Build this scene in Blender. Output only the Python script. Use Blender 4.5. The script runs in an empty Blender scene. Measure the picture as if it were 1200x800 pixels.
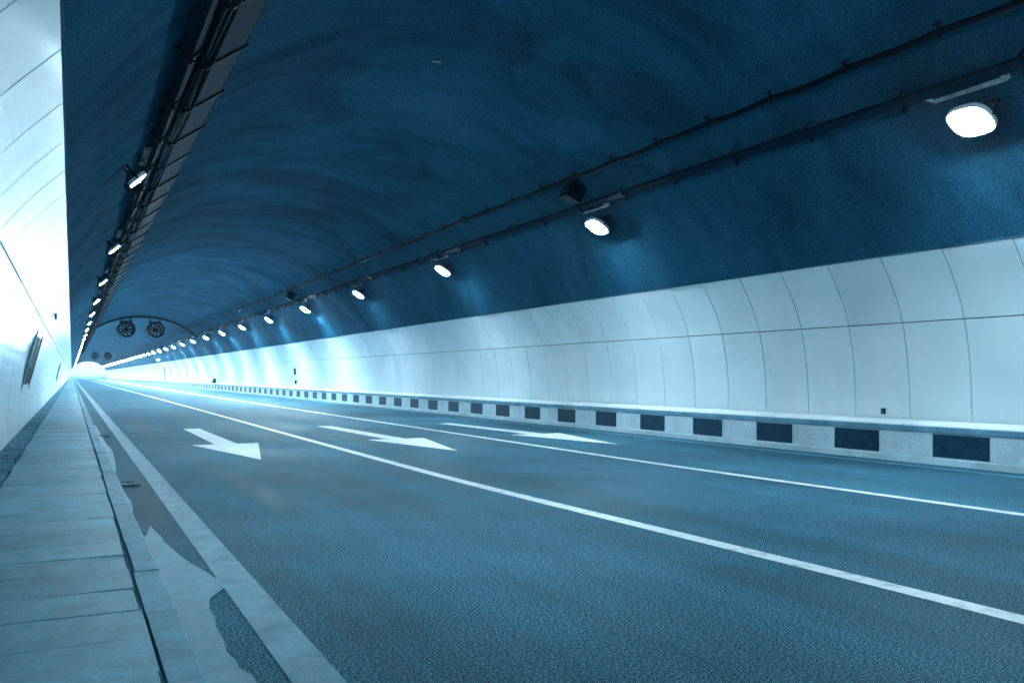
import bpy, math, random
from mathutils import Vector, Matrix
random.seed(7)
R = math.radians
scene = bpy.context.scene
col = scene.collection
EYE = 1.685

# ------------------------------------------------------------ camera
cam_d = bpy.data.cameras.new('camera'); cam = bpy.data.objects.new('camera', cam_d); col.objects.link(cam)
cam.location = (0, 0, EYE)
cam.rotation_euler = (R(90), 0, -math.atan(516 / 1000))
cam_d.sensor_width = 36; cam_d.lens = 36 * 1000 / 1200
cam_d.shift_x = 0; cam_d.shift_y = 40 / 1200
cam_d.clip_start = 0.05; cam_d.clip_end = 6000
scene.camera = cam

# ------------------------------------------------------------ world, sun, exposure
SUN_EL, SUN_ROT = R(42), R(70)
world = bpy.data.worlds.new('World'); scene.world = world; world.use_nodes = True
wn = world.node_tree.nodes; wl = world.node_tree.links
sky = wn.new('ShaderNodeTexSky'); sky.sky_type = 'NISHITA'; sky.sun_disc = False
sky.sun_elevation = SUN_EL; sky.sun_rotation = SUN_ROT
bg = wn['Background']; bg.inputs['Strength'].default_value = 0.15
tint = wn.new('ShaderNodeMix'); tint.data_type = 'RGBA'; tint.blend_type = 'MULTIPLY'; tint.inputs['Factor'].default_value = 1
wl.new(sky.outputs[0], tint.inputs[6]); tint.inputs[7].default_value = (0.35, 0.78, 1.3, 1)
wl.new(tint.outputs[2], bg.inputs['Color'])
sun_d = bpy.data.lights.new('sun', 'SUN'); sun_d.energy = 3.0; sun_d.angle = R(0.5); sun_d.color = (1, 0.97, 0.93)
sun = bpy.data.objects.new('sun', sun_d); col.objects.link(sun)
sd = Vector((math.sin(SUN_ROT) * math.cos(SUN_EL), math.cos(SUN_ROT) * math.cos(SUN_EL), math.sin(SUN_EL)))
sun.rotation_euler = sd.to_track_quat('Z', 'Y').to_euler()
scene.view_settings.view_transform = 'Standard'; scene.view_settings.look = 'None'
scene.view_settings.exposure = 2.2; scene.view_settings.gamma = 1
scene.render.engine = 'CYCLES'
LAMP = 118.0          # radiance of the lamp glass
LAMP_COL = (0.60, 0.86, 1.0)

# ------------------------------------------------------------ materials
def mat(name, base, rough=0.6, metal=0.0, spec=0.5, coat=0.0, tint=(0.30, 0.66, 0.85)):
    m = bpy.data.materials.new(name); m.use_nodes = True
    b = m.node_tree.nodes['Principled BSDF']
    b.inputs['Base Color'].default_value = (*base, 1)
    b.inputs['Roughness'].default_value = rough; b.inputs['Metallic'].default_value = metal
    b.inputs['Specular IOR Level'].default_value = spec; b.inputs['Coat Weight'].default_value = coat
    b.inputs['Specular Tint'].default_value = (*tint, 1)
    return m, m.node_tree.nodes, m.node_tree.links, b

def coords(n, l, scale=(1, 1, 1), kind='Object'):
    tc = n.new('ShaderNodeTexCoord'); mp = n.new('ShaderNodeMapping')
    mp.inputs['Scale'].default_value = scale
    l.new(tc.outputs[kind], mp.inputs['Vector']); return mp.outputs['Vector']

def noise(n, l, vec, scale=1, detail=4, rough=0.5, dist=0):
    t = n.new('ShaderNodeTexNoise'); t.inputs['Scale'].default_value = scale
    t.inputs['Detail'].default_value = detail; t.inputs['Roughness'].default_value = rough
    t.inputs['Distortion'].default_value = dist
    l.new(vec, t.inputs['Vector']); return t.outputs['Fac']

def ramp(n, l, fac, stops):
    r = n.new('ShaderNodeValToRGB'); e = r.color_ramp.elements
    while len(e) < len(stops): e.new(0.5)
    for i, (p, c) in enumerate(stops):
        e[i].position = p; e[i].color = (*c, 1) if len(c) == 3 else c
    l.new(fac, r.inputs['Fac']); return r.outputs['Color']

def mul(n, l, a, b, fac=1.0, mode='MULTIPLY'):
    m = n.new('ShaderNodeMix'); m.data_type = 'RGBA'; m.blend_type = mode
    m.inputs['Factor'].default_value = fac
    for s, v in ((6, a), (7, b)):
        if isinstance(v, tuple): m.inputs[s].default_value = (*v, 1)
        else: l.new(v, m.inputs[s])
    return m.outputs[2]

def bump(n, l, b, h, strength=0.3, dist=0.02, prev=None):
    bp = n.new('ShaderNodeBump'); bp.inputs['Strength'].default_value = strength
    bp.inputs['Distance'].default_value = dist; l.new(h, bp.inputs['Height'])
    if prev: l.new(prev, bp.inputs['Normal'])
    l.new(bp.outputs[0], b.inputs['Normal']); return bp.outputs[0]

g = lambda v: (v, v, v)
def maprange(n, l, f, lo, hi, a=0.0, b=1.0):
    m = n.new('ShaderNodeMapRange'); m.inputs[1].default_value = a; m.inputs[2].default_value = b
    m.inputs[3].default_value = lo; m.inputs[4].default_value = hi
    l.new(f, m.inputs[0]); return m.outputs[0]

# asphalt
M_road, n, l, b = mat('asphalt', (0.05, 0.14, 0.21), 0.55, spec=0.035, tint=(0.12, 0.5, 0.75))
v = coords(n, l)
fine = noise(n, l, v, 55, 6, 0.95); grit = noise(n, l, v, 130, 3, 0.8)
vs = coords(n, l, (0.9, 0.09, 1)); tracks = noise(n, l, vs, 1.3, 4, 0.55)
blot = noise(n, l, v, 0.45, 5, 0.55)
c1 = ramp(n, l, fine, [(0.44, (0.001, 0.011, 0.024)), (0.50, (0.008, 0.068, 0.114)), (0.56, (0.15, 0.38, 0.48))])
c2 = mul(n, l, c1, ramp(n, l, grit, [(0.36, g(0.35)), (0.64, g(1.65))]))
c3 = mul(n, l, c2, ramp(n, l, tracks, [(0.3, g(0.65)), (0.7, g(1.35))]))
c4 = mul(n, l, c3, ramp(n, l, blot, [(0.3, g(0.8)), (0.7, g(1.18))]))
l.new(c4, b.inputs['Base Color'])
l.new(maprange(n, l, tracks, 0.5, 0.72, 0.3, 0.7), b.inputs['Roughness'])
bump(n, l, b, fine, 0.30, 0.004)

# road paint
M_paint, n, l, b = mat('road_paint', (0.66, 0.78, 0.84), 0.5)
v = coords(n, l)
w = noise(n, l, v, 5, 6, 0.7); sp = noise(n, l, v, 110, 2, 0.6)
c = mul(n, l, (0.82, 0.84, 0.85), ramp(n, l, w, [(0.36, g(0.6)), (0.5, g(1.0))]))
c = mul(n, l, c, ramp(n, l, sp, [(0.30, (0.35, 0.5, 0.58)), (0.42, g(1.0))]))
l.new(c, b.inputs['Base Color']); bump(n, l, b, sp, 0.3, 0.004)
# worn edge line
M_worn, n, l, b = mat('worn_road_paint', (0.3, 0.5, 0.58), 0.5)
v = coords(n, l)
w = noise(n, l, v, 2.3, 6, 0.7, 0.3); sp = noise(n, l, v, 120, 2, 0.7)
c = mul(n, l, (0.115, 0.30, 0.385), ramp(n, l, w, [(0.30, g(0.55)), (0.6, g(1.05))]))
c = mul(n, l, c, ramp(n, l, sp, [(0.36, (0.4, 0.55, 0.62)), (0.52, g(1.0))]))
l.new(c, b.inputs['Base Color']); bump(n, l, b, sp, 0.35, 0.004)

def concrete(name, base, lo=0.65, scale=3.0, rough=0.6, grain=60, bs=0.35):
    m, n, l, b = mat(name, base, rough)
    v = coords(n, l)
    a = noise(n, l, v, scale, 8, 0.62, 0.4); f = noise(n, l, v, grain, 4, 0.7); big = noise(n, l, v, 0.6, 3)
    c = mul(n, l, base, ramp(n, l, a, [(0.28, g(lo)), (0.68, g(1.18))]))
    c = mul(n, l, c, ramp(n, l, f, [(0.3, g(0.78)), (0.65, g(1.12))]))
    c = mul(n, l, c, ramp(n, l, big, [(0.3, g(0.85)), (0.7, g(1.1))]))
    at = n.new('ShaderNodeAttribute'); at.attribute_name = 'tone'
    tn = maprange(n, l, at.outputs['Fac'], 0.80, 1.15)
    mm = n.new('ShaderNodeVectorMath'); mm.operation = 'SCALE'; l.new(c, mm.inputs[0]); l.new(tn, mm.inputs['Scale'])
    l.new(mm.outputs[0], b.inputs['Base Color'])
    l.new(maprange(n, l, a, rough - 0.12, rough + 0.12), b.inputs['Roughness'])
    nb = bump(n, l, b, f, bs, 0.004); bump(n, l, b, a, bs, 0.012, nb)
    return m
M_slab = concrete('paving_slab', (0.13, 0.34, 0.43), 0.5, 3.5, 0.5, 45)
M_kerb = concrete('kerb_stone', (0.10, 0.29, 0.385), 0.6, 5, 0.55, 80)
M_cement = concrete('spilled_cement', (0.10, 0.28, 0.36), 0.75, 5, 0.5, 90)
M_gutter = concrete('gutter', (0.10, 0.26, 0.35), 0.4, 6, 0.8, 30, 0.9)
M_ledge = concrete('barrier_concrete', (0.55, 0.68, 0.73), 0.85, 2, 0.35, 60, 0.1)
M_cop = concrete('barrier_coping', (0.16, 0.36, 0.47), 0.55, 2, 0.5)
M_ground = concrete('ground', (0.12, 0.24, 0.30), 0.5, 0.5, 0.9)

# tunnel lining: stained sprayed concrete, streaks running round the arch (UV: x along tunnel, y along the arc, metres)
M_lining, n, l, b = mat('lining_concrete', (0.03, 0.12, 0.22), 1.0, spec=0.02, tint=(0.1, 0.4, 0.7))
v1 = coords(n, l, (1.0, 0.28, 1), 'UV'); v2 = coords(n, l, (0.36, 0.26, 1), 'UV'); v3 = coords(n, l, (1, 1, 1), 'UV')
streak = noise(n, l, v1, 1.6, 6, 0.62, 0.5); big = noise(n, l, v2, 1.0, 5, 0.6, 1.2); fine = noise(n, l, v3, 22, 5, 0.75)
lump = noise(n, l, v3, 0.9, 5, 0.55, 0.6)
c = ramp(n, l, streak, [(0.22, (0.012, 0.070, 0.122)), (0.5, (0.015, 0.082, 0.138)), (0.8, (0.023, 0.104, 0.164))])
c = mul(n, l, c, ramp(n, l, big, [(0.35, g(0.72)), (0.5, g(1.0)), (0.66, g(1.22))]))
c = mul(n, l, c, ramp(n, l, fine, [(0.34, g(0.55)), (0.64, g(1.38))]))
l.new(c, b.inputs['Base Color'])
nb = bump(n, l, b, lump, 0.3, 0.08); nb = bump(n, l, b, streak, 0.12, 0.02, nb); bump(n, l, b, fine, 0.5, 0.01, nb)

# enamelled wall panel
M_panel, n, l, b = mat('enamel_panel', (0.42, 0.66, 0.75), 0.28, spec=0.07, coat=0.0, tint=(0.8, 0.95, 1.0))
v = coords(n, l)
vv = coords(n, l, (1, 1, 0.08))
st = noise(n, l, vv, 2.2, 6, 0.65); bl = noise(n, l, v, 0.8, 4); fi = noise(n, l, v, 3.2, 3)
oi = n.new('ShaderNodeObjectInfo')
c = mul(n, l, (0.74, 0.82, 0.84), ramp(n, l, st, [(0.28, (0.955, 0.97, 0.98)), (0.6, g(1.0))]))
c = mul(n, l, c, ramp(n, l, bl, [(0.3, (0.9, 0.94, 0.96)), (0.7, g(1.05))]))
c = mul(n, l, c, ramp(n, l, oi.outputs['Random'], [(0, g(0.94)), (1, g(1.04))]))
l.new(c, b.inputs['Base Color'])
l.new(maprange(n, l, st, 0.22, 0.27, 0.3, 0.7), b.inputs['Roughness'])
bump(n, l, b, fi, 0.05, 0.03)
M_back = mat('panel_backing', (0.006, 0.03, 0.06), 0.9, spec=0.05)[0]
M_trim = mat('panel_trim', (0.05, 0.15, 0.23), 0.5)[0]
def rough_metal(name, base, r, metal=0.0):
    m, n, l, b = mat(name, base, r, metal, 0.08)
    a = noise(n, l, coords(n, l), 9, 5, 0.6)
    l.new(mul(n, l, base, ramp(n, l, a, [(0.3, g(0.6)), (0.7, g(1.25))])), b.inputs['Base Color'])
    l.new(maprange(n, l, a, r - 0.1, r + 0.15), b.inputs['Roughness'])
    return m
M_tray = rough_metal('galvanised_tray', (0.003, 0.022, 0.045), 0.7)
M_dark = rough_metal('dark_metal', (0.002, 0.010, 0.022), 0.5)
M_cable = rough_metal('cable_sheath', (0.002, 0.008, 0.018), 0.55)
M_house = rough_metal('lamp_housing', (0.03, 0.12, 0.18), 0.5)
M_white = rough_metal('white_painted_steel', (0.78, 0.84, 0.86), 0.35)
M_black = concrete('black_block_paint', (0.008, 0.042, 0.08), 0.35, 6, 0.4, 50, 0.15)
M_wht = concrete('pale_block_paint', (0.55, 0.68, 0.73), 0.88, 1.5, 0.35, 40, 0.1)
M_cap = concrete('light_streak_white', (0.90, 0.93, 0.94), 0.97, 1.5, 0.35, 40, 0.05)  # white stands in for the headlight streak along the barrier top
M_glass = rough_metal('reflector_glass', (0.6, 0.75, 0.8), 0.2)
M_steel = rough_metal('brushed_steel', (0.16, 0.35, 0.44), 0.3, 0.7)
def emis(name, s, c=LAMP_COL):
    m, n, l, b = mat(name, (0.8, 0.9, 0.95), 0.2)
    b.inputs['Emission Color'].default_value = (*c, 1); b.inputs['Emission Strength'].default_value = s
    return m
M_lens = emis('lamp_glass', LAMP); M_lensL = emis('left_lamp_glass', LAMP * 1.5); M_lensL2 = emis('left_boosted_lamp_glass', LAMP * 2.6); M_lens2 = emis('boosted_lamp_glass', LAMP * 3.6); M_lens3 = emis('far_boosted_lamp_glass', LAMP * 6)  # farther lamps boosted to stand in for headlight glow on the walls
M_small = emis('small_lamp_glass', 60)

# ------------------------------------------------------------ mesh helpers
class MB:
    def __init__(s): s.v = []; s.f = []; s.uv = None; s.tone = []
    def quad(s, pts, tone=0.5):
        k = len(s.v); s.v += [tuple(p) for p in pts]; s.f.append(tuple(range(k, k + len(pts)))); s.tone.append(tone)
    def box(s, x0, x1, y0, y1, z0, z1, m=None, tone=0.5):
        c = [Vector((x, y, z)) for z in (z0, z1) for y in (y0, y1) for x in (x0, x1)]
        if m is not None: c = [m @ p for p in c]
        k = len(s.v); s.v += [tuple(p) for p in c]
        for f in ((0, 2, 3, 1), (4, 5, 7, 6), (0, 1, 5, 4), (2, 6, 7, 3), (0, 4, 6, 2), (1, 3, 7, 5)):
            s.f.append(tuple(k + i for i in f)); s.tone.append(tone)
        return s
    def tube(s, pts, r, seg=8, caps=True):
        pts = [Vector(p) for p in pts]; k0 = len(s.v); rs = r if isinstance(r, (list, tuple)) else [r] * len(pts)
        for i, p in enumerate(pts):
            d = (pts[min(i + 1, len(pts) - 1)] - pts[max(i - 1, 0)]).normalized()
            a = d.cross(Vector((0, 0, 1)))
            if a.length < 0.05: a = d.cross(Vector((1, 0, 0)))
            a.normalize(); c = d.cross(a)
            for j in range(seg):
                t = 2 * math.pi * j / seg; s.v.append(tuple(p + rs[i] * (a * math.cos(t) + c * math.sin(t))))
        for i in range(len(pts) - 1):
            for j in range(seg):
                A = k0 + i * seg + j; B = k0 + i * seg + (j + 1) % seg
                s.f.append((A, B, B + seg, A + seg)); s.tone.append(0.5)
        if caps:
            s.f.append(tuple(range(k0 + seg - 1, k0 - 1, -1))); s.tone.append(0.5)
            e = k0 + (len(pts) - 1) * seg; s.f.append(tuple(range(e, e + seg))); s.tone.append(0.5)
        return s
    def build(s, name, m, parent=None, bevel=0, smooth=False):
        me = bpy.data.meshes.new(name); me.from_pydata(s.v, [], s.f); me.materials.append(m)
        at = me.attributes.new('tone', 'FLOAT', 'FACE')
        at.data.foreach_set('value', s.tone)
        me.polygons.foreach_set('use_smooth', [bool(smooth)] * len(me.polygons))
        me.update()
        if smooth == 'edges': me.set_sharp_from_angle(angle=R(22))
        o = bpy.data.objects.new(name, me); col.objects.link(o)
        if parent: o.parent = parent
        if bevel:
            bm = o.modifiers.new('bevel', 'BEVEL'); bm.width = bevel; bm.segments = 2; bm.limit_method = 'ANGLE'
        return o
def tag(o, label, cat, group=None):
    o['label'] = label; o['category'] = cat
    if group: o['group'] = group
    return o
def thing(name, label, cat, loc=(0, 0, 0), group=None, rot=None):
    o = bpy.data.objects.new(name, None); col.objects.link(o); o.location = loc; o.empty_display_size = 0.2
    if rot is not None: o.rotation_euler = rot
    return tag(o, label, cat, group)
def struct(o): o['kind'] = 'structure'; return o
def copy_thing(src, loc, label, group=None, rotz=None):
    r = src.copy(); col.objects.link(r); r.location = loc; r['label'] = label
    if group: r['group'] = group
    if rotz is not None: r.rotation_euler.z = rotz
    for c in list(src.children):
        d = c.copy(); col.objects.link(d); d.parent = r
        for e in list(c.children):
            h = e.copy(); col.objects.link(h); h.parent = d
    return r
ORD = ['first', 'second', 'third', 'fourth', 'fifth', 'sixth', 'seventh', 'eighth', 'ninth', 'tenth', 'eleventh', 'twelfth']

# ------------------------------------------------------------ tunnel section
K = 1.1235                     # the section is a little wider than a circle
CX, RAD, RX, CZ = 6.1 * K, 7.07, 7.07 * K, -0.56 + EYE
def T(x, y): return (x * K, 1.334 * y + 0.452 * x)      # surveyed sketch coordinates to tunnel metres
PROF = [(0.0, 7.28), (0.15, 7.27), (0.72, 7.27), (1.15, 7.25), (1.7, 7.19), (2.25, 7.09), (2.745, 6.95), (3.2, 6.76), (3.6, 6.50), (4.015, 6.15)]
PROF_R = [(0.0, 7.28), (0.15, 7.27), (0.72, 7.275), (1.15, 7.265), (1.7, 7.235), (2.25, 7.17), (2.745, 7.07), (3.2, 6.92), (3.6, 6.73), (4.015, 6.49)]
def half(z, right=False):
    P_ = PROF_R if right else PROF
    z = max(0.0, min(z, P_[-1][0])); n_ = len(P_)
    for q in range(n_ - 1):
        z0, a = P_[q]; z1, c = P_[q + 1]
        if z <= z1:
            sl = lambda k: (P_[min(k + 1, n_ - 1)][1] - P_[max(k - 1, 0)][1]) / (P_[min(k + 1, n_ - 1)][0] - P_[max(k - 1, 0)][0])
            h_ = z1 - z0; u_ = (z - z0) / h_; m0, m1 = sl(q) * h_, sl(q + 1) * h_
            return K * ((2*u_**3 - 3*u_**2 + 1) * a + (u_**3 - 2*u_**2 + u_) * m0 + (3*u_**2 - 2*u_**3) * c + (u_**3 - u_**2) * m1)
    return K * P_[-1][1]
Y0, Y1 = -150.0, 440.0

# ground, road, walk
struct(MB().box(-3000, 3000, -3000, 3000, -0.6, -0.10).build('ground', M_ground))
r = MB()
r.quad([(0.2, Y0 - 30, 0), (14.9, Y0 - 30, 0), (14.9, Y1 + 200, 0), (0.2, Y1 + 200, 0)])
struct(r.build('road', M_road))

def strip(pts, w, z):
    s = MB()
    for (x0, y0), (x1, y1) in zip(pts, pts[1:]):
        s.quad([(x0 - w / 2, y0, z), (x0 + w / 2, y0, z), (x1 + w / 2, y1, z), (x1 - w / 2, y1, z)])
    return s
def curve_line(fn):
    ys = [-20, -5] + [i * 0.5 for i in range(0, 60)] + [30, 45, 70, 120, 430]
    return [T(fn(y), y) for y in ys[:-1]] + [(fn(430) * K, 600)]
def sm(y, a, b_):
    t = max(0, min(1, (y - a) / (b_ - a))); return t * t * (3 - 2 * t)
tag(strip(curve_line(lambda y: 5.20 - 0.30 * sm(y, 0, 9) + 0.1 * sm(y, 12, 40)), 0.21, 0.005).build('lane_line', M_paint),
    'solid white lane line, the nearer one crossing the bottom right of the road', 'lane line', 'solid white lane lines')
tag(strip(curve_line(lambda y: 9.15 - 0.30 * sm(y, 0, 8)), 0.19, 0.005).build('lane_line', M_paint),
    'solid white lane line, the farther one between the two right-hand arrows', 'lane line', 'solid white lane lines')
s = strip([(1.075 * K, y) for y in (-10, 0, 5, 10, 20, 40, 80, 600)], 0.27, 0.005)
tag(s.build('edge_line', M_worn), 'wide worn pale edge line along the left side of the road', 'edge line')
tag(strip([(12.45 * K, y) for y in (-10, 0, 40, 600)], 0.16, 0.005).build('edge_line', M_worn),
    'faint pale edge line close to the foot of the chequered barrier', 'edge line')

def arrow(cx, tip, head, tail, hw, sw, label, skew=0.0):
    s = MB(); z = 0.006; tip, head, tail = T(cx, tip)[1], T(cx, head)[1], T(cx, tail)[1]; cx, hw, sw = cx * K, hw * K, sw * K
    s.quad([(cx, tip, z), (cx + hw, head, z), (cx + sw, head, z), (cx - sw, head, z), (cx - hw, head, z)])
    s.quad([(cx - sw, head, z), (cx + sw, head, z), (cx + sw * .9 + skew, tail, z), (cx - sw * .9 + skew, tail, z)])
    tag(s.build('road_arrow', M_paint), label, 'road arrow', 'white arrows painted on the lanes')
arrow(3.0, 12.1, 15.4, 20.5, 0.70, 0.235, 'white painted arrow in the left lane, nearest the sidewalk')
arrow(6.83, 10.8, 13.9, 18.8, 0.70, 0.235, 'white painted arrow in the middle lane, between the two lane lines', -0.2)
arrow(10.6, 9.4, 12.6, 17.3, 0.70, 0.235, 'white painted arrow in the right lane, nearest the chequered barrier', -0.2)

# spilled cement along the kerb
patch = [(0.62, 7.07), (0.67, 8.3), (0.69, 7.5), (0.714, 7.21), (0.74, 6.9), (0.735, 6.7), (0.765, 6.45), (0.80, 6.1), (0.843, 5.76), (0.90, 5.5), (0.93, 5.3), (0.965, 5.12), (0.955, 4.95),
         (0.88, 4.86), (0.829, 4.786), (0.80, 4.66), (0.784, 4.58), (0.79, 4.4), (0.759, 4.23), (0.765, 4.0), (0.743, 3.776), (0.77, 3.65), (0.76, 3.54), (0.80, 3.40),
         (0.80, 3.1), (0.84, 2.9), (0.80, 2.6), (0.85, 2.2), (0.556, 2.2), (0.556, 3.0), (0.556, 4.2), (0.556, 5.0), (0.556, 6.0), (0.556, 7.0)]
patch = [patch[0]] + patch[2:]
W0, W1, KX = -0.773 * K, 0.362 * K, 0.552 * K
def fan(pts, z, th=0.004):
    # subdivide the ragged outline finely; top face and a low rim
    out = []; pts = [T(*p) if p[0] > .557 else (KX + .003, T(*p)[1]) for p in pts]
    for i, p in enumerate(pts):
        q = pts[(i + 1) % len(pts)]; k = max(1, int(math.dist(p, q) / 0.06)) if max(p[0], q[0]) > KX + .01 else 1
        for j in range(k):
            t = j / k; jx = random.uniform(-.004, .004) if k > 1 else 0
            out.append((p[0] + (q[0] - p[0]) * t + jx, p[1] + (q[1] - p[1]) * t + jx))
    s = MB(); s.quad([(x, y, z) for x, y in out])
    for (x0, y0), (x1, y1) in zip(out, out[1:] + out[:1]):
        s.quad([(x0, y0, z), (x0, y0, 0.0005), (x1, y1, 0.0005), (x1, y1, z)])
    return s
tag(fan(patch[::-1], 0.012).build('cement_patch', M_cement), 'ragged pale spilled cement patch between kerb and edge line, in the foreground', 'cement patch')
p2 = [(0.556, 8.1), (0.556, 10.3), (0.58, 10.3), (0.61, 9.6), (0.63, 9.1), (0.61, 8.6), (0.57, 8.1)]
tag(fan(p2, 0.010).build('cement_patch', M_cement), 'thin pale cement smear beside the kerb, just nearer than the drain grate', 'cement patch')
p3 = [(0.556, 11.6), (0.556, 24), (0.64, 24), (0.66, 20), (0.67, 17.5), (0.70, 16.4), (0.72, 15.6), (0.70, 14.6), (0.66, 13.2), (0.62, 12.2), (0.57, 11.6)]
tag(fan(p3, 0.010).build('cement_patch', M_cement), 'ragged cement smear beside the kerb, farther off than the drain grate', 'cement patch')

# drain grate
def grate(y, label):
    t = thing('drain_grate', label, 'drain grate', (0.70 * K + .02, 1.334 * y + .3, 0), 'drain grates along the kerb')
    f = MB(); f.box(-.13, .13, -.24, -.20, 0.003, .02); f.box(-.13, .13, .20, .24, 0.003, .02); f.box(-.13, -.105, -.2, .2, 0.003, .0195); f.box(.105, .13, -.2, .2, 0.003, .0195)
    f.build('frame', M_house, t)
    MB().box(-.105, .105, -.2, .2, 0.002, 0.006).build('pit', M_black, t)
    for i in range(4): MB().box(-.075 + i * .05 - .010, -.075 + i * .05 + .010, -.2, .2, 0.006, .018).build('bar', M_house, t)
grate(10.65, 'small dark drain grate with slots at the kerb, nearest to the viewer')
grate(19.5, 'small dark drain grate at the kerb, farther along by the ragged cement')

# sidewalk: slabs with real joints
s = MB(); y = -12.0; joints = []
s2 = MB().box(W0 - .02, W1 + .03, Y0, Y1, -0.05, 0.105)
while y < 120:
    ln = random.choice([0.62, 0.66, 0.66, 0.7, 0.86]); gp = random.choice([0.001, 0.001, 0.003, 0.006, 0.012]) ; tilt = random.uniform(-.0045, .0045); sk = random.uniform(-.008, .008)
    z = 0.148 + random.uniform(-.003, .003); tn = random.uniform(0.1, 0.9)
    xa = W0 + random.uniform(-.012, .012); xb = W1 + random.uniform(-.014, .008)
    A = [(xa, y + gp), (xb, y + gp + sk), (xb, y + ln + sk), (xa, y + ln)]
    e = 0.006
    top = [(xa + e, y + gp + e, z - tilt), (xb - e, y + gp + sk + e, z + tilt), (xb - e, y + ln + sk - e, z + tilt), (xa + e, y + ln - e, z - tilt)]
    s.quad(top, tn)
    lo = [(px, py, z - 0.006) for px, py in A]; bt = [(px, py, 0.10) for px, py in A]
    for i in range(4):
        j = (i + 1) % 4
        s.quad([lo[i], lo[j], top[j], top[i]], tn); s.quad([bt[i], bt[j], lo[j], lo[i]], tn)
    y += ln
s.box(W0, W1, y, Y1, 0.1, 0.148)
o = s.build('sidewalk', M_slab); struct(o)
struct(s2.build('sidewalk_bed', M_gutter))
# kerb stones
s = MB(); y = -12.2
while y < 160:
    ln = 1.3; z = 0.15 + random.uniform(-.004, .004); xo = random.uniform(-.006, .006); tn = random.uniform(0.1, 0.95)
    a, c = 0.386 * K + random.uniform(-.006, .01), KX + xo - 0.003
    y_a, y_b = y + 0.006, y + ln
    e = 0.014
    s.quad([(a, y_a, z), (c - e, y_a, z), (c - e, y_b, z), (a, y_b, z)], tn)
    s.quad([(c - e, y_a, z), (c, y_a, z - e), (c, y_b, z - e), (c - e, y_b, z)], tn)
    s.quad([(c, y_a, z - e), (c, y_a, -0.02), (c, y_b, -0.02), (c, y_b, z - e)], tn)
    s.quad([(a, y_b, z), (a, y_b, .05), (a, y_a, .05), (a, y_a, z)], tn)
    s.quad([(a, y_a, z), (a, y_a, 0), (c, y_a, 0), (c, y_a, z - e), (c - e, y_a, z)], tn)
    s.quad([(a, y_b, z), (c - e, y_b, z), (c, y_b, z - e), (c, y_b, 0), (a, y_b, 0)], tn)
    y += ln
s.box(0.386 * K, KX, y, Y1, 0, 0.15)
struct(s.build('kerb', M_kerb))
# channel between slabs and wall: rough covers a little lower than the slabs
s = MB(); y = -12
while y < 90:
    z = 0.112 + random.uniform(-.006, .006); ln = random.choice([0.9, 1.0, 1.2])
    s.box(CX - 7.29 * K, W0 - 0.03, y + 0.012, y + ln, 0.02, z, tone=random.uniform(0, .9)); y += ln
s.box(CX - 7.29 * K, W0 - .03, 90, Y1, 0.02, 0.112)
struct(s.build('gutter_cover', M_gutter))
struct(MB().box(CX - 7.9 * K, W0 - .021, Y0, Y1, -0.05, 0.06).build('gutter_bed', M_gutter))
# crumbs and small stones along the channel
s = MB()
for i in range(260):
    yy = random.uniform(4, 24); xx = random.uniform(-1.28, -.90); d = random.uniform(.004, .016)
    s.box(-d, d, -d * .8, d * .7, -.002, d, Matrix.Translation((xx, yy, .117)) @ Matrix.Rotation(random.uniform(0, 3), 4, 'Z'))
o = s.build('gutter_rubble', M_gutter); o['kind'] = 'stuff'; o['label'] = 'small crumbs of rubble lying in the channel beside the left wall'; o['category'] = 'rubble'

# ------------------------------------------------------------ lining
a0, a1 = 24.2, 155.8
me_v = []; me_f = []; uvs = []
ys = []; yy = Y0
while yy < Y1: ys.append(yy); yy += 4.0 if yy < -24 else 0.4 if yy < 40 else (1.2 if yy < 120 else 8)
ys.append(Y1)
NA = 90
from mathutils import noise as mn
for yv in ys:
    for j in range(NA + 1):
        a = R(a0 + (a1 - a0) * j / NA)
        x, z = math.cos(a), math.sin(a)
        q = Vector((yv * .35, a * 3.0, 3.1)); dr = 0.03 * mn.noise(q) + 0.03 * mn.noise(q * 2.3)
        ring = 0.012 if int(yv / 6.0) % 2 else -0.012
        rr = RAD + dr + ring + 0.02
        me_v.append((CX + rr * x * K, yv, CZ + rr * z)); uvs.append((yv, RAD * a))
for i in range(len(ys) - 1):
    for j in range(NA):
        A = i * (NA + 1) + j; me_f.append((A, A + 1, A + NA + 2, A + NA + 1))
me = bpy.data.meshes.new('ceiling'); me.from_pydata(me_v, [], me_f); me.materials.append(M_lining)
uvl = me.uv_layers.new(name='UVMap')
for p in me.polygons:
    p.use_smooth = True
    for li in p.loop_indices: uvl.data[li].uv = uvs[me.loops[li].vertex_index]
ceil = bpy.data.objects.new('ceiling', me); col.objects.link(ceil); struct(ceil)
# rock and soil over the tunnel: outer shell stops daylight leaking in
s = MB(); KN = 24
pr = [(CX + 10.5 * math.cos(R(180 * k / KN)), -0.3 + 10.5 * math.sin(R(180 * k / KN))) for k in range(KN + 1)]
for (xa, za), (xb, zb) in zip(pr, pr[1:]):
    s.quad([(xa, Y0, za), (xb, Y0, zb), (xb, Y1, zb), (xa, Y1, za)])
inner = [(CX + 7.05 * K * math.cos(R(180 * k / KN)), CZ + 7.05 * math.sin(R(180 * k / KN))) if 22 < 180 * k / KN < 158 else
         (CX + 7.6 * K * (1 if k < KN / 2 else -1), CZ + 7.05 * math.sin(R(180 * k / KN)) if CZ + 7.05 * math.sin(R(180 * k / KN)) > 0 else -0.3) for k in range(KN + 1)]
for k in range(KN):
    for yv in (Y0, Y1):
        s.quad([(pr[k][0], yv, pr[k][1]), (pr[k + 1][0], yv, pr[k + 1][1]), (inner[k + 1][0], yv, inner[k + 1][1]), (inner[k][0], yv, inner[k][1])])
struct(s.build('tunnel_hill', M_ground))

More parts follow.
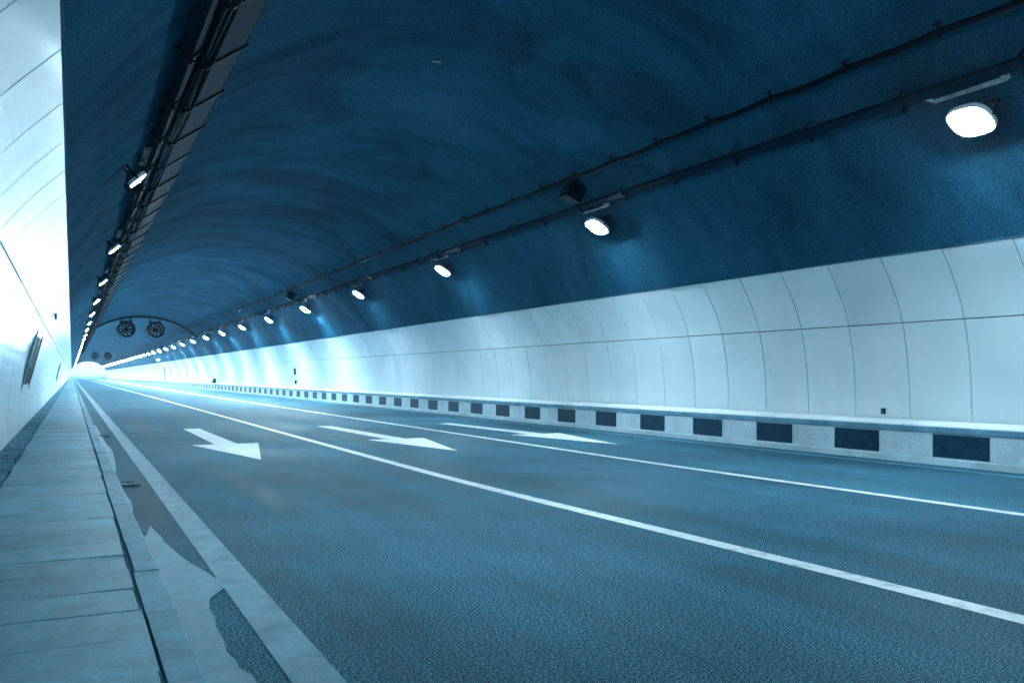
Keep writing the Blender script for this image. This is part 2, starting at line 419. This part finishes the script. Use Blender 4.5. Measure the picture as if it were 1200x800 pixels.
# ------------------------------------------------------------ clad walls
def wall(side, label, zbase):
    t = thing('clad_wall', label, 'wall', (CX + side * 7.3 * K, 0, 0)); ox = CX + side * 7.3 * K
    def P(z, off=0.0): return (CX + side * (half(z, side > 0) + off) - ox)
    # backing sheet
    s = MB(); zz = [-0.1, 0.4, 0.9, 1.4, 1.9, 2.4, 2.9, 3.4, 3.98]
    for za, zb in zip(zz, zz[1:]):
        s.quad([(P(max(za, 0), .07), Y0, za), (P(max(za, 0), .07), Y1, za), (P(zb, .07), Y1, zb), (P(zb, .07), Y0, zb)])
    s.build('backing', M_back, t)
    s = MB(); x0, x1 = sorted((P(4.015, -0.012), P(4.015, .42)))
    s.box(x0, x1, Y0, Y1, 4.016, 4.034); s.build('top_trim', M_trim, t)
    def panel_geo(s, ya, yb, za, zb, tilt=0.0, tilt2=0.0):
        N = 12; th = 0.03; e = 0.005
        zs = [za] + [za + (zb - za) * k / N for k in range(1, N)] + [zb]
        fr = []
        for k, z in enumerate(zs):
            o_ = tilt * (k / N - .5) ; bend = 0.0
            ze = z + (e if k == 0 else (-e if k == N else 0))
            row = []
            for (yy_, off, zq) in ((ya, th, z), (ya, e, z), (ya + e, 0, ze), (yb - e, 0, ze), (yb, e, z), (yb, th, z)):
                row.append((P(zq, off + o_ + tilt2 * ((yy_ - ya) / (yb - ya) - .5)), yy_, zq))
            fr.append(row)
        for k in range(N):
            for q in range(5):
                p = [fr[k][q], fr[k][q + 1], fr[k + 1][q + 1], fr[k + 1][q]]
                s.quad(p if side < 0 else p[::-1])
        for k, row in ((0, fr[0]), (N, fr[N])): s.quad(row if k else row[::-1])
    base = 10.28 if side > 0 else 5.53; PW = 1.334
    first = math.floor((Y0 - base) / PW)
    zs_ = 2.745 if side > 0 else 3.22
    rows = [(zbase, zs_ - .007), (zs_ + .007, 4.01)]
    lo = -5 if side > 0 else 0
    near = []
    for i in range(lo - 2, lo + 48):
        near.append(i)
        for (za, zb) in rows:
            s = MB(); panel_geo(s, base + (i - 1) * PW + .009, base + i * PW - .009, za, zb, random.uniform(-.006, .006), random.uniform(-.003, .003))
            s.build('wall_panel', M_panel, t, smooth='edges')
    s = MB()
    for i in list(range(first, near[0])) + list(range(near[-1] + 1, 310)):
        for (za, zb) in rows: panel_geo(s, base + (i - 1) * PW + .009, base + i * PW - .009, za, zb, random.uniform(-.006, .006), random.uniform(-.003, .003))
    ye = base + 309 * PW
    for (za, zb) in rows: panel_geo(s, ye, Y1, za, zb)
    o = s.build('wall_panel', M_panel, t, smooth='edges'); o['kind'] = 'stuff'; o['label'] = 'far pale wall panels merging into the distance'
    return t, P, ox
wr = wall(1, 'right wall of pale glossy panels in two rows above the chequered barrier', 0.76)
wl_ = wall(-1, 'left wall of pale glossy panels rising beside the sidewalk', 0.10)

# ------------------------------------------------------------ chequered barrier on the right
t = thing('kerb_barrier', 'low barrier of alternating dark and pale blocks at the foot of the right wall', 'barrier', (14.605, 0, 0))
s = MB(); s.box(0.0, .38, Y0, Y1, -0.02, 0.60); s.build('core', M_ledge, t)
s = MB(); s.box(-.03, .395, Y0, Y1, 0.603, 0.71); s.build('coping', M_cop, t, bevel=.012)
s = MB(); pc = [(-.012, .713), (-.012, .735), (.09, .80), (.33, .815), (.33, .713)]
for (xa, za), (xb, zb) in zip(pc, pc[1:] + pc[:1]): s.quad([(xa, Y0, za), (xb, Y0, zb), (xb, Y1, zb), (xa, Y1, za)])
s.build('light_streak_cap', M_cap, t)  # cap added and sloped to shine in place of the headlight streak
s = MB(); s.box(-.09, -.002, Y0, Y1, -0.02, 0.125); s.build('foot', M_ledge, t, bevel=.012)
per = 2.356; yb0 = 1000 * 14.605 / .7898 / 1009.75 - .516 * 14.605 
# black block k spans from its far edge (left in the view) towards the viewer
far = 0; cnt = 0; S = MB()
for k in range(-5, 230):
    ya = yb0 + k * per; yb = ya - 1.127
    s = S if (k > 90 or k < -4) else MB()
    s.box(-.014, -.001, yb, ya, 0.145, 0.575, tone=random.random() * 2)
    if s is not S: s.build('dark_block', M_black, t)
o = S.build('dark_block', M_black, t); o['kind'] = 'stuff'; o['label'] = 'far dark blocks merging into a fine row'
S = MB()
for k in range(-5, 60):
    ya = yb0 + k * per - 1.127 - 0.012; yb = ya - (per - 1.127) + 0.024
    s = MB(); s.box(-.012, -.001, yb, ya, 0.145, 0.575); s.build('pale_block', M_wht, t)
# round reflector on a dark block
def px2y(px, X): return 1000 * X / .7898 / (px - 84) - .516 * X
yr = px2y(848, 14.59)
t = thing('reflector', 'small round white reflector stud on a dark barrier block', 'reflector', (14.588, yr, 0.50))
s = MB(); s.tube([(0, 0, 0), (-.02, 0, 0)], .05, 16); s.build('disc', M_white, t); s = MB(); s.tube([(-.021, 0, 0), (-.03, 0, 0)], .026, 12); s.build('glass', M_black, t)

# socket box on the panels, low on the right
ys_ = px2y(1034, 14.98)
t = thing('junction_box', 'tiny dark square junction box low on the right wall, at the panel foot', 'junction box', (CX + half(.95, True) - .004, ys_, 0.95))
MB().box(-.03, .0, -.05, .05, -.06, .06).build('box', M_dark, t, bevel=.004)
MB().box(-.036, -.031, -.036, .036, -.045, .045).build('lid', M_house, t)

# ------------------------------------------------------------ lamps
def make_lamp(side):
    """flood lamp; origin at the centre of its glass; the lamp leans to the middle of the road"""
    t = thing('flood_lamp', '', 'lamp', (0, 0, 0))
    rot = Matrix.Rotation(R(33) if side > 0 else R(-42), 4, 'Y')       # local -Z looks down and inwards
    L, W, DM = (0.31, 0.28, 0.95) if side > 0 else (0.20, 0.19, 0.5); NS = 28                         # half sizes: along the tunnel, across
    def ring(kx, ky, z):
        out = []
        for j in range(NS):
            a = 2 * math.pi * j / NS; c_, s_ = math.cos(a), math.sin(a); e_ = 0.72
            out.append(tuple(rot @ Vector((kx * math.copysign(abs(c_) ** e_, c_), ky * math.copysign(abs(s_) ** e_, s_), z))))
        return out
    def loft(rings, cap0=False, cap1=False):
        q = MB()
        for rg in rings: q.v += rg
        for i in range(len(rings) - 1):
            for j in range(NS): A = i * NS + j; B = i * NS + (j + 1) % NS; q.f.append((A, B, B + NS, A + NS)); q.tone.append(.5)
        if cap0: q.f.append(tuple(range(NS))); q.tone.append(.5)
        if cap1: q.f.append(tuple(range((len(rings) - 1) * NS, len(rings) * NS))); q.tone.append(.5)
        return q
    loft([ring(W + .02, L + .02, .03), ring(W + .02, L + .02, .06), ring(W - .06, L - .07, .15), ring(W - .12, L - .14, .18)], True, True).build('housing', M_house, t)
    loft([ring(W, L, .028), ring(W + .035, L + .035, .028), ring(W + .035, L + .035, -.045), ring(W, L, -.05), ring(W, L, .028)]).build('rim', M_white, t)
    loft([ring(W - .002, L - .002, .01), ring(W * .94, L * .94, -.04 * DM), ring(W * .78, L * .78, -.085 * DM), ring(W * .45, L * .45, -.12 * DM), ring(W * .1, L * .1, -.13 * DM)], False, True).build('glass', M_lens if side > 0 else M_lensL, t, smooth=True)
    s = MB()
    for i in range(5):
        x = -.04 + i * .02; s.box(x - .004, x + .004, -.05, .05, .165, .215, rot)
    s.build('cooling_fins', M_house, t)
    s = MB(); 
    for yy_ in (-L - .045, L + .045): s.box(-.02, .02, yy_ - .006, yy_ + .006, -.01, .30, rot)
    s.box(-.02, .02, -L - .045, L + .045, .30, .312, rot)
    s.box(-.02, .02, -.03, .03, .31, .43, rot)
    s.build('yoke', M_dark, t)
    if side < 0:
        MB().box(-W - .06, -W - .045, -L - .06, L + .06, -.26, .06, rot).build('added_light_block', M_dark, t)  # plate added to keep the left lamps' light off the upper wall
    # pale mounting channel above the lamp, under the cable tray
    s = MB(); zr = .52; xr = -side * .17 + (-.06 if side < 0 else -.06)
    s.box(xr, xr + .18, -.62, .62, zr, zr + .008)
    s.box(xr if side < 0 else xr + .172, xr + .008 if side < 0 else xr + .18, -.62, .62, zr - .10, zr)
    for yy_ in (-.65, .62): s.box(xr - .02, xr + .20, yy_, yy_ + .03, zr - .07, zr + .01)
    s.build('mounting_channel', M_white, t)
    return t
LZ = 4.0 + EYE
def near_lens(kx): pass
lampR = make_lamp(1); lampL = make_lamp(-1)
meshR = {}; 
def place_lamps(src, x, ys_, side_word, side):
    g_near = 'flood lamps along the %s wall' % side_word
    first = True; vis = 0
    for i, y in enumerate(ys_):
        if y < (0 if side > 0 else 16):
            lab = 'round-cornered flood lamp on the %s wall behind the view' % side_word
        elif vis < 10:
            lab = '%s nearest of the bright flood lamps in the row along the %s wall' % (ORD[vis], side_word) if vis else 'nearest and largest bright flood lamp in the row along the %s wall' % side_word
            vis += 1
        elif y < 200: lab = 'small bright flood lamp well along the %s wall row, beyond the tenth' % side_word
        else: lab = 'tiny lamp at the far end of the %s wall row, merging into a bright line' % side_word
        if first: o = src; o.location = (x, y, LZ); o['label'] = lab; o['group'] = g_near; first = False
        else: o = copy_thing(src, (x, y, LZ), lab, g_near)
        if y > 45:
            for c in o.children:
                if c.name.startswith('glass'):
                    c.data = M_mesh(c.data, 4 if side < 0 else (2 if y < 115 else 3))
_cache = {}
def M_mesh(me_, k):
    key = (me_.name.split('#')[0], k)
    if key not in _cache:
        d = me_.copy(); d.materials[0] = {2: M_lens2, 3: M_lens3, 4: M_lensL2}[k]; _cache[key] = d
    return _cache[key]
yR = [8.58 + 10.71 * k for k in range(-1, 41)]
yL = [19.0 + 10.71 * k for k in range(-1, 40)]
place_lamps(lampR, 12.53, yR, 'right', 1)
place_lamps(lampL, 1.17, yL, 'left', -1)

# ------------------------------------------------------------ cable tray and cable, right
def on_arc(z, side, off=0.0):
    rr = RAD - off; return CX + side * K * math.sqrt(rr * rr - (z - CZ) ** 2)
def arc_pt(adeg, off):                       # angle from the right-hand horizontal
    a = R(adeg); return Vector((CX + (RX - off) * math.cos(a), 0, CZ + (RAD - off) * math.sin(a)))
def arc_ang(z): return math.degrees(math.asin((z - CZ) / RAD))
# upper cable, sagging a little between clamps
zc = 5.10 + EYE; ac = arc_ang(zc)
t = thing('ceiling_cable', 'thin black cable sagging between clamps high on the right of the ceiling', 'cable', (on_arc(zc, 1, .1), 0, zc))
ox, oz = t.location.x, t.location.z
sp = 1.716; c0 = px2y(1110, 11.6)
pts = []
k = -6
while c0 + k * sp < 160:
    yb = c0 + k * sp
    for q in range(6):
        u = q / 6; sag = -0.05 * 4 * u * (1 - u) * (0.6 + 0.5 * ((k * 37) % 10) / 10)
        pts.append((0.012 * math.sin(k * 1.7), yb + u * sp, sag))
    k += 1
MB().tube(pts, .048, 6).build('cable', M_cable, t, smooth=True)
MB().tube([(x, y, z - .045) for x, y, z in pts], .014, 5).build('thin_cable', M_cable, t, smooth=True)
MB().tube([(0, 160, 0), (0, Y1, 0)], .03, 5).build('far_cable', M_cable, t)
def clamp_mesh():
    s = MB(); rr = Matrix.Rotation(R(-(90 - ac)), 4, 'Y')
    s.box(-.035, .035, -.03, .03, -.05, .05, rr); s.box(-.012, .012, -.015, .015, .05, .13, rr); s.box(-.05, .05, -.045, .045, .11, .125, rr)
    s.box(-.06, -.035, -.012, .012, -.09, .0, rr)
    return s
cl = None
for k in range(-3, 92):
    yb = c0 + k * sp
    if cl is None: cl = clamp_mesh().build('clamp', M_dark, t); cl.location.y = yb
    else: d = cl.copy(); col.objects.link(d); d.parent = t; d.location.y = yb

def tray(name, label, side, z, width, rungs, sp_, y_first, yend, depth=.05, plates=False, off=.16):
    """ladder tray lying along the arch; local frame at its centre: u = along the arc (up), n = inwards"""
    a = arc_ang(z); aa = a if side > 0 else 180 - a
    p = arc_pt(aa, off); t = thing(name, label, 'cable tray', (p.x, 0, p.z))
    u = Vector((-math.sin(R(aa)), 0, math.cos(R(aa)))); 
    if side < 0: u = -u
    nn = Vector((-math.cos(R(aa)), 0, -math.sin(R(aa))))
    M = Matrix(((u.x, 0, nn.x, 0), (0, 1, 0, 0), (u.z, 0, nn.z, 0), (0, 0, 0, 1)))
    h = width / 2
    MB().box(-h, -h + .012, Y0, Y1, -depth, depth, M).build('side_rail', M_tray, t)
    MB().box(h - .012, h, Y0, Y1, -depth, depth, M).build('side_rail', M_tray, t)
    pl = MB().box(-h + .012, h - .012, Y0, Y1, depth - .012, depth - .004, M); pl.build('floor_plate', M_tray, t)
    # cables inside and hanging over the lip
    for q in range(3):
        s = MB(); xs = -h * .5 + q * h * .45
        s.tube([tuple(M @ Vector((xs + .03 * math.sin(yy_ * .9 + q * 2), yy_, -.02 + .012 * math.sin(yy_ * 1.7 + q)))) for yy_ in [Y0 + w_ * 1.0 for w_ in range(0, 320)]], .02, 5)
        s.build('cable', M_cable, t, smooth=True)
    br = None; y = y_first; c = 0
    while y < yend and c < 95:
        if br is None:
            s = MB(); e = .06
            s.box(-h - e, h + e, -.025, .025, depth + .002, depth + .03, M)              # strap under the tray
            s.box(-h - e, -h - e + .012, -.02, .02, -off + .01, depth + .03, M)           # hangers back to the lining
            s.box(h + e - .012, h + e, -.02, .02, -off + .01, depth + .03, M)
            s.box(-h - e - .05, -h - e + .06, -.05, .05, -off + .012, -off + .03, M)
            s.box(-h - e - .015, -h - e + .03, -.035, .035, depth + .03, depth + .075, M)
            br = s.build('bracket', M_dark, t); br.location.y = y
        else:
            d = br.copy(); col.objects.link(d); d.parent = t; d.location.y = y
        y += sp_; c += 1
    return t, M
tray('cable_tray', 'slim dark cable tray on brackets just above the right row of lamps', 1, 4.62 + EYE, .16, 0, 2.0, px2y(954, 12.25) - 10.0, 190)
tray('cable_tray', 'slim dark cable tray on brackets just above the left row of lamps', -1, 4.55 + EYE, .14, 0, 2.27, 1.0, 190)

# wide ladder tray at the upper left: flat cover plates with gaps, one rail with cables, brackets
aL = 180 - arc_ang(4.72 + EYE)
t = thing('wide_cable_tray', 'wide flat tray of stepped cover plates high on the upper left of the ceiling', 'cable tray', (0, 0, 0))
p0 = arc_pt(aL, .30); t.location = (p0.x, 0, p0.z)
p1 = arc_pt(180 - arc_ang(5.07 + EYE) , .30)
u = (p1 - p0); u.y = 0; wdt = u.length; u.normalize(); nn = Vector((-u.z, 0, u.x)) * 1.0
if (Vector((CX, 0, CZ)) - p0).dot(nn) < 0: nn = -nn
M = Matrix(((u.x, 0, nn.x, 0), (0, 1, 0, 0), (u.z, 0, nn.z, 0), (0, 0, 0, 1)))
MB().box(-.015, 0, Y0, Y1, -.06, .06, M).build('side_rail', M_tray, t)
MB().box(wdt, wdt + .012, Y0, Y1, -.06, .03, M).build('side_rail', M_tray, t)
step = 2.27; ystart = 1125 * 5.1 / 354 - .516 * 2.1
plate = None; br = None
for k in range(-3, 80):
    y = ystart + k * step
    if plate is None:
        s = MB(); s.box(0.002, wdt - .002, .05, step - .05, .015, .024, M)
        s.box(0.002, wdt - .002, .05, .06, -.02, .015, M)
        plate = s.build('cover_plate', M_tray, t); plate.location.y = y
        s = MB(); s.box(-.05, wdt + .05, -.03, .03, .026, .055, M); s.box(-.05, -.035, -.025, .025, -.29, .055, M); s.box(wdt + .035, wdt + .05, -.025, .025, -.26, .055, M)
        s.box(-.12, -.05, -.05, .05, .01, .07, M); s.box(-.20, -.12, -.012, .012, -.04, .04, M)
        br = s.build('bracket', M_dark, t); br.location.y = y
    else:
        for src in (plate, br):
            if k > 40 and src is plate and False: continue
            d = src.copy(); col.objects.link(d); d.parent = t; d.location.y = y
MB().tube([tuple(M @ Vector((-.07 + .015 * math.sin(q * .9), Y0 + q, .0 + .02 * math.sin(q * 1.3)))) for q in range(0, 330)], .022, 6).build('cable', M_cable, t, smooth=True)
MB().tube([tuple(M @ Vector((-.13 + .02 * math.sin(q * .7 + 1), Y0 + q, -.05 + .02 * math.sin(q * 1.1)))) for q in range(0, 330)], .018, 6).build('cable', M_cable, t, smooth=True)

# ------------------------------------------------------------ jet fans
def jet_fan(x, y, label):
    z = 5.0 + EYE
    t = thing('jet_fan', label, 'jet fan', (x, y, z), 'jet fans under the ceiling')
    r0 = .86
    s = MB(); N = 28; prof = [(-1.6, r0 * .98), (-1.5, r0), (-.7, r0 * .93), (.7, r0 * .93), (1.5, r0), (1.6, r0 * .98)]
    k0 = 0
    for yy_, rr in prof:
        for j in range(N): a = 2 * math.pi * j / N; s.v.append((rr * math.cos(a), yy_, rr * math.sin(a)))
    for i in range(len(prof) - 1):
        for j in range(N): A = i * N + j; B = i * N + (j + 1) % N; s.f.append((A, B, B + N, A + N)); s.tone.append(.5)
    s.build('casing', M_dark, t, smooth=True)
    for yy_ in (-1.6, 1.6):
        s = MB(); k = 20; s.v = []
        for q, rr, dy in ((0, r0 * .98, 0), (1, r0 * 1.03, -.03), (2, r0 * .9, -.02), (3, r0 * .8, .25)):
            for j in range(N): a = 2 * math.pi * j / N; s.v.append((rr * math.cos(a), yy_ + (dy if yy_ < 0 else -dy), rr * math.sin(a)))
        for i in range(3):
            for j in range(N): A = i * N + j; B = i * N + (j + 1) % N; s.f.append((A, B, B + N, A + N)); s.tone.append(.5)
        s.build('mouth_ring', M_dark, t, smooth=True)
    MB().tube([(0, -.9, 0), (0, -.8, 0), (0, -.3, 0), (0, .9, 0)], [.05, .2, .26, .26], 14).build('hub', M_dark, t, smooth=True)
    s = MB()
    for j in range(9):
        m = Matrix.Rotation(2 * math.pi * j / 9, 4, 'Y') @ Matrix.Rotation(R(30), 4, 'Z'); s.box(-.09, .09, -.012, .012, .2, .66, m)
    s.build('fan_blades', M_dark, t)
    s = MB(); zt = math.sqrt(RAD ** 2 - ((x - CX) / K) ** 2) + CZ - z
    for yy_ in (-.9, .9):
        for xx_ in (-.5, .5): s.box(xx_ - .03, xx_ + .03, yy_ - .03, yy_ + .03, .5, zt)
        s.box(-.6, .6, yy_ - .04, yy_ + .04, .84, .92)
    s.build('hanger', M_dark, t)
    return t
FY = 102
jet_fan(5.25, FY, 'large round dark jet fan under the ceiling, left one of the near pair')
jet_fan(8.18, FY, 'large round dark jet fan under the ceiling, right one of the near pair')
jet_fan(5.25, FY + 140, 'faint distant jet fan under the ceiling, left of the far pair')
jet_fan(8.18, FY + 140, 'faint distant jet fan under the ceiling, right of the far pair')
pts = [tuple(arc_pt(a, .12) + Vector((0, FY - 1.2, 0))) for a in range(44, 137, 3)]
tag(MB().tube(pts, .10, 6).build('cable_duct', M_dark), 'dark cable duct arching across the ceiling above the near fans', 'cable duct')

# ------------------------------------------------------------ loudspeaker boxes hung at the right tray
def speaker(y, label):
    t = thing('horn_speaker', label, 'loudspeaker', (11.63, y, 4.78 + EYE), 'boxes hanging by the right cable tray')
    rr = Matrix.Rotation(R(24), 4, 'Y')
    s = MB()
    a = [(-.24, -.22, -.24), (.24, -.22, -.24), (.24, -.22, .20), (-.24, -.22, .20)]; c = [(-.17, .30, -.18), (.17, .30, -.18), (.17, .30, .14), (-.17, .30, .14)]
    a = [rr @ Vector(p) for p in a]; c = [rr @ Vector(p) for p in c]
    for i in range(4): s.quad([a[i], a[(i + 1) % 4], c[(i + 1) % 4], c[i]])
    s.quad(c); a2 = [rr @ Vector((x * .85, -.10, z * .85)) for x, z in ((-.24, -.24), (.24, -.24), (.24, .2), (-.24, .2))]
    s.quad(a2[::-1]); s.build('body', M_dark, t)
    s = MB()
    for i in range(7): s.box(-.20, .20, -.215, -.205, -.20 + i * .058, -.17 + i * .058, rr)
    s.build('grille', M_tray, t)
    s = MB()
    for xx in (-.275, .275): s.box(xx - .01, xx + .01, -.03, .03, -.02, .40, rr)
    s.box(-.28, .28, -.03, .03, .40, .42, rr); s.box(-.03, .03, -.03, .03, .41, .52, rr); s.build('bracket', M_tray, t)
speaker(19.1, 'dark boxy loudspeaker hanging by the right cable tray beside the second lamp')
speaker(51.5, 'small dark boxy loudspeaker hanging by the right cable tray, farther along')

# hook plate left in the ceiling
p = arc_pt(90.8, .0)
t = thing('ceiling_hook', 'small dark hook plate alone on the bare ceiling', 'hook', (p.x, 16.4, p.z))
MB().box(-.13, .05, -.06, .06, -.025, .02).build('plate', M_black, t); MB().tube([(.10, 0, .02), (.13, 0, -.08), (.19, .0, -.10), (.22, 0, -.02)], .010, 6).build('hook', M_black, t)
p = arc_pt(85, 0)
# ------------------------------------------------------------ cabinets in the left wall
def cabinet(y, ln, z0, z1, label):
    x = CX - half((z0 + z1) / 2); t = thing('hydrant_cabinet', label, 'cabinet', (x, y, z0), 'cabinets set in the left wall')
    H = z1 - z0; lean = (half(z0) - half(z1))
    Sx = Matrix(((1, 0, lean / H, 0.035 - lean / 2), (0, 1, 0, 0), (0, 0, 1, 0), (0, 0, 0, 1)))
    s = MB(); f = .07
    s.box(-.03, .05, 0, f, 0, H, Sx); s.box(-.03, .05, ln - f, ln, 0, H, Sx); s.box(-.03, .05, f, ln - f, 0, f, Sx); s.box(-.03, .05, f, ln - f, H - f, H, Sx)
    s.build('frame', M_steel, t)
    nd = 3; w = (ln - 2 * f) / nd
    for i in range(nd):
        s = MB(); s.box(-.03, .02, f + i * w + .02, f + (i + 1) * w - .02, f + .01, H - f - .01, Sx); d = s.build('door', M_dark if i != 1 else M_tray, t)
        s = MB(); s.box(.02, .05, f + i * w + .06, f + i * w + .09, H * .42, H * .55, Sx); s.build('handle', M_white, d)
cabinet(28.0, 4.6, 1.1, 3.1, 'tall dark cabinet with three upright doors in the left wall, the nearer one')
cabinet(88.0, 4.6, 0.95, 3.05, 'small dark cabinet far along the left wall')
t = thing('wall_sign', 'small dark plate on the left wall just above the nearer cabinet', 'sign', (CX - half(3.6) + .02, 30.5, 3.6))
MB().box(-.03, .01, -.35, .35, -.14, .14).build('plate', M_dark, t, bevel=.01); MB().box(.012, .016, -.3, .3, -.10, .10).build('face', M_tray, t)

# ------------------------------------------------------------ small things far along the right wall
def wall_box(y, z, w, h, label, name='call_box', cat='call box', m=M_dark):
    t = thing(name, label, cat, (CX + half(z, True) - .01, y, z))
    MB().box(-.10, .0, -w, w, -h, h).build('box', m, t, bevel=.01); MB().box(-.115, -.101, -w * .7, w * .7, -h * .6, h * .6).build('door', M_tray, t)
wall_box(64.4, 2.0, .12, .26, 'small dark call box halfway up the right wall, upper of two')
wall_box(64.4, 1.2, .10, .14, 'small dark box low on the right wall, below another box', 'junction_box', 'junction box')
t = thing('fire_extinguisher_box', 'dark box standing on the barrier ledge far along the right wall', 'extinguisher box', (14.74, 104, .816))
MB().box(-.12, .12, -.45, .45, 0, .55).build('box', M_dark, t, bevel=.02); MB().box(-.14, .12, .5, 1.1, 0, .28).build('lower_box', M_dark, t, bevel=.02)
# lamp post against the far right wall
t = thing('wall_lamp_post', 'thin curved post with a small bright lamp far along the right wall', 'lamp post', (14.72, 163.4, .816))
MB().tube([(0, 0, 0), (0, 0, 1.5), (-.2, 0, 2.7), (-.6, 0, 3.5), (-.9, 0, 3.75)], .07, 8).build('post', M_tray, t, smooth=True)
MB().box(-1.35, -.85, -.3, .3, 3.72, 3.86).build('head', M_house, t, bevel=.03)
MB().box(-1.32, -.88, -.27, .27, 3.62, 3.718).build('glass', M_lens, t, bevel=.03)


# ------------------------------------------------------------ thin haze added to give bloom at the far end
hz = bpy.data.materials.new('haze'); hz.use_nodes = True; hn = hz.node_tree.nodes; hn.clear()
ho = hn.new('ShaderNodeOutputMaterial'); hv = hn.new('ShaderNodeVolumePrincipled')
hv.inputs['Color'].default_value = (0.85, 0.95, 1.0, 1); hv.inputs['Density'].default_value = 0.0001; hv.inputs['Anisotropy'].default_value = 0.8
hz.node_tree.links.new(hv.outputs[0], ho.inputs['Volume'])
o = MB().box(-3100, 3100, -3100, 3100, -1.6, 14).build('haze', hz); o['kind'] = 'stuff'; o['label'] = 'thin pale haze added for the bloom at the far end of the tunnel'; o['category'] = 'haze'
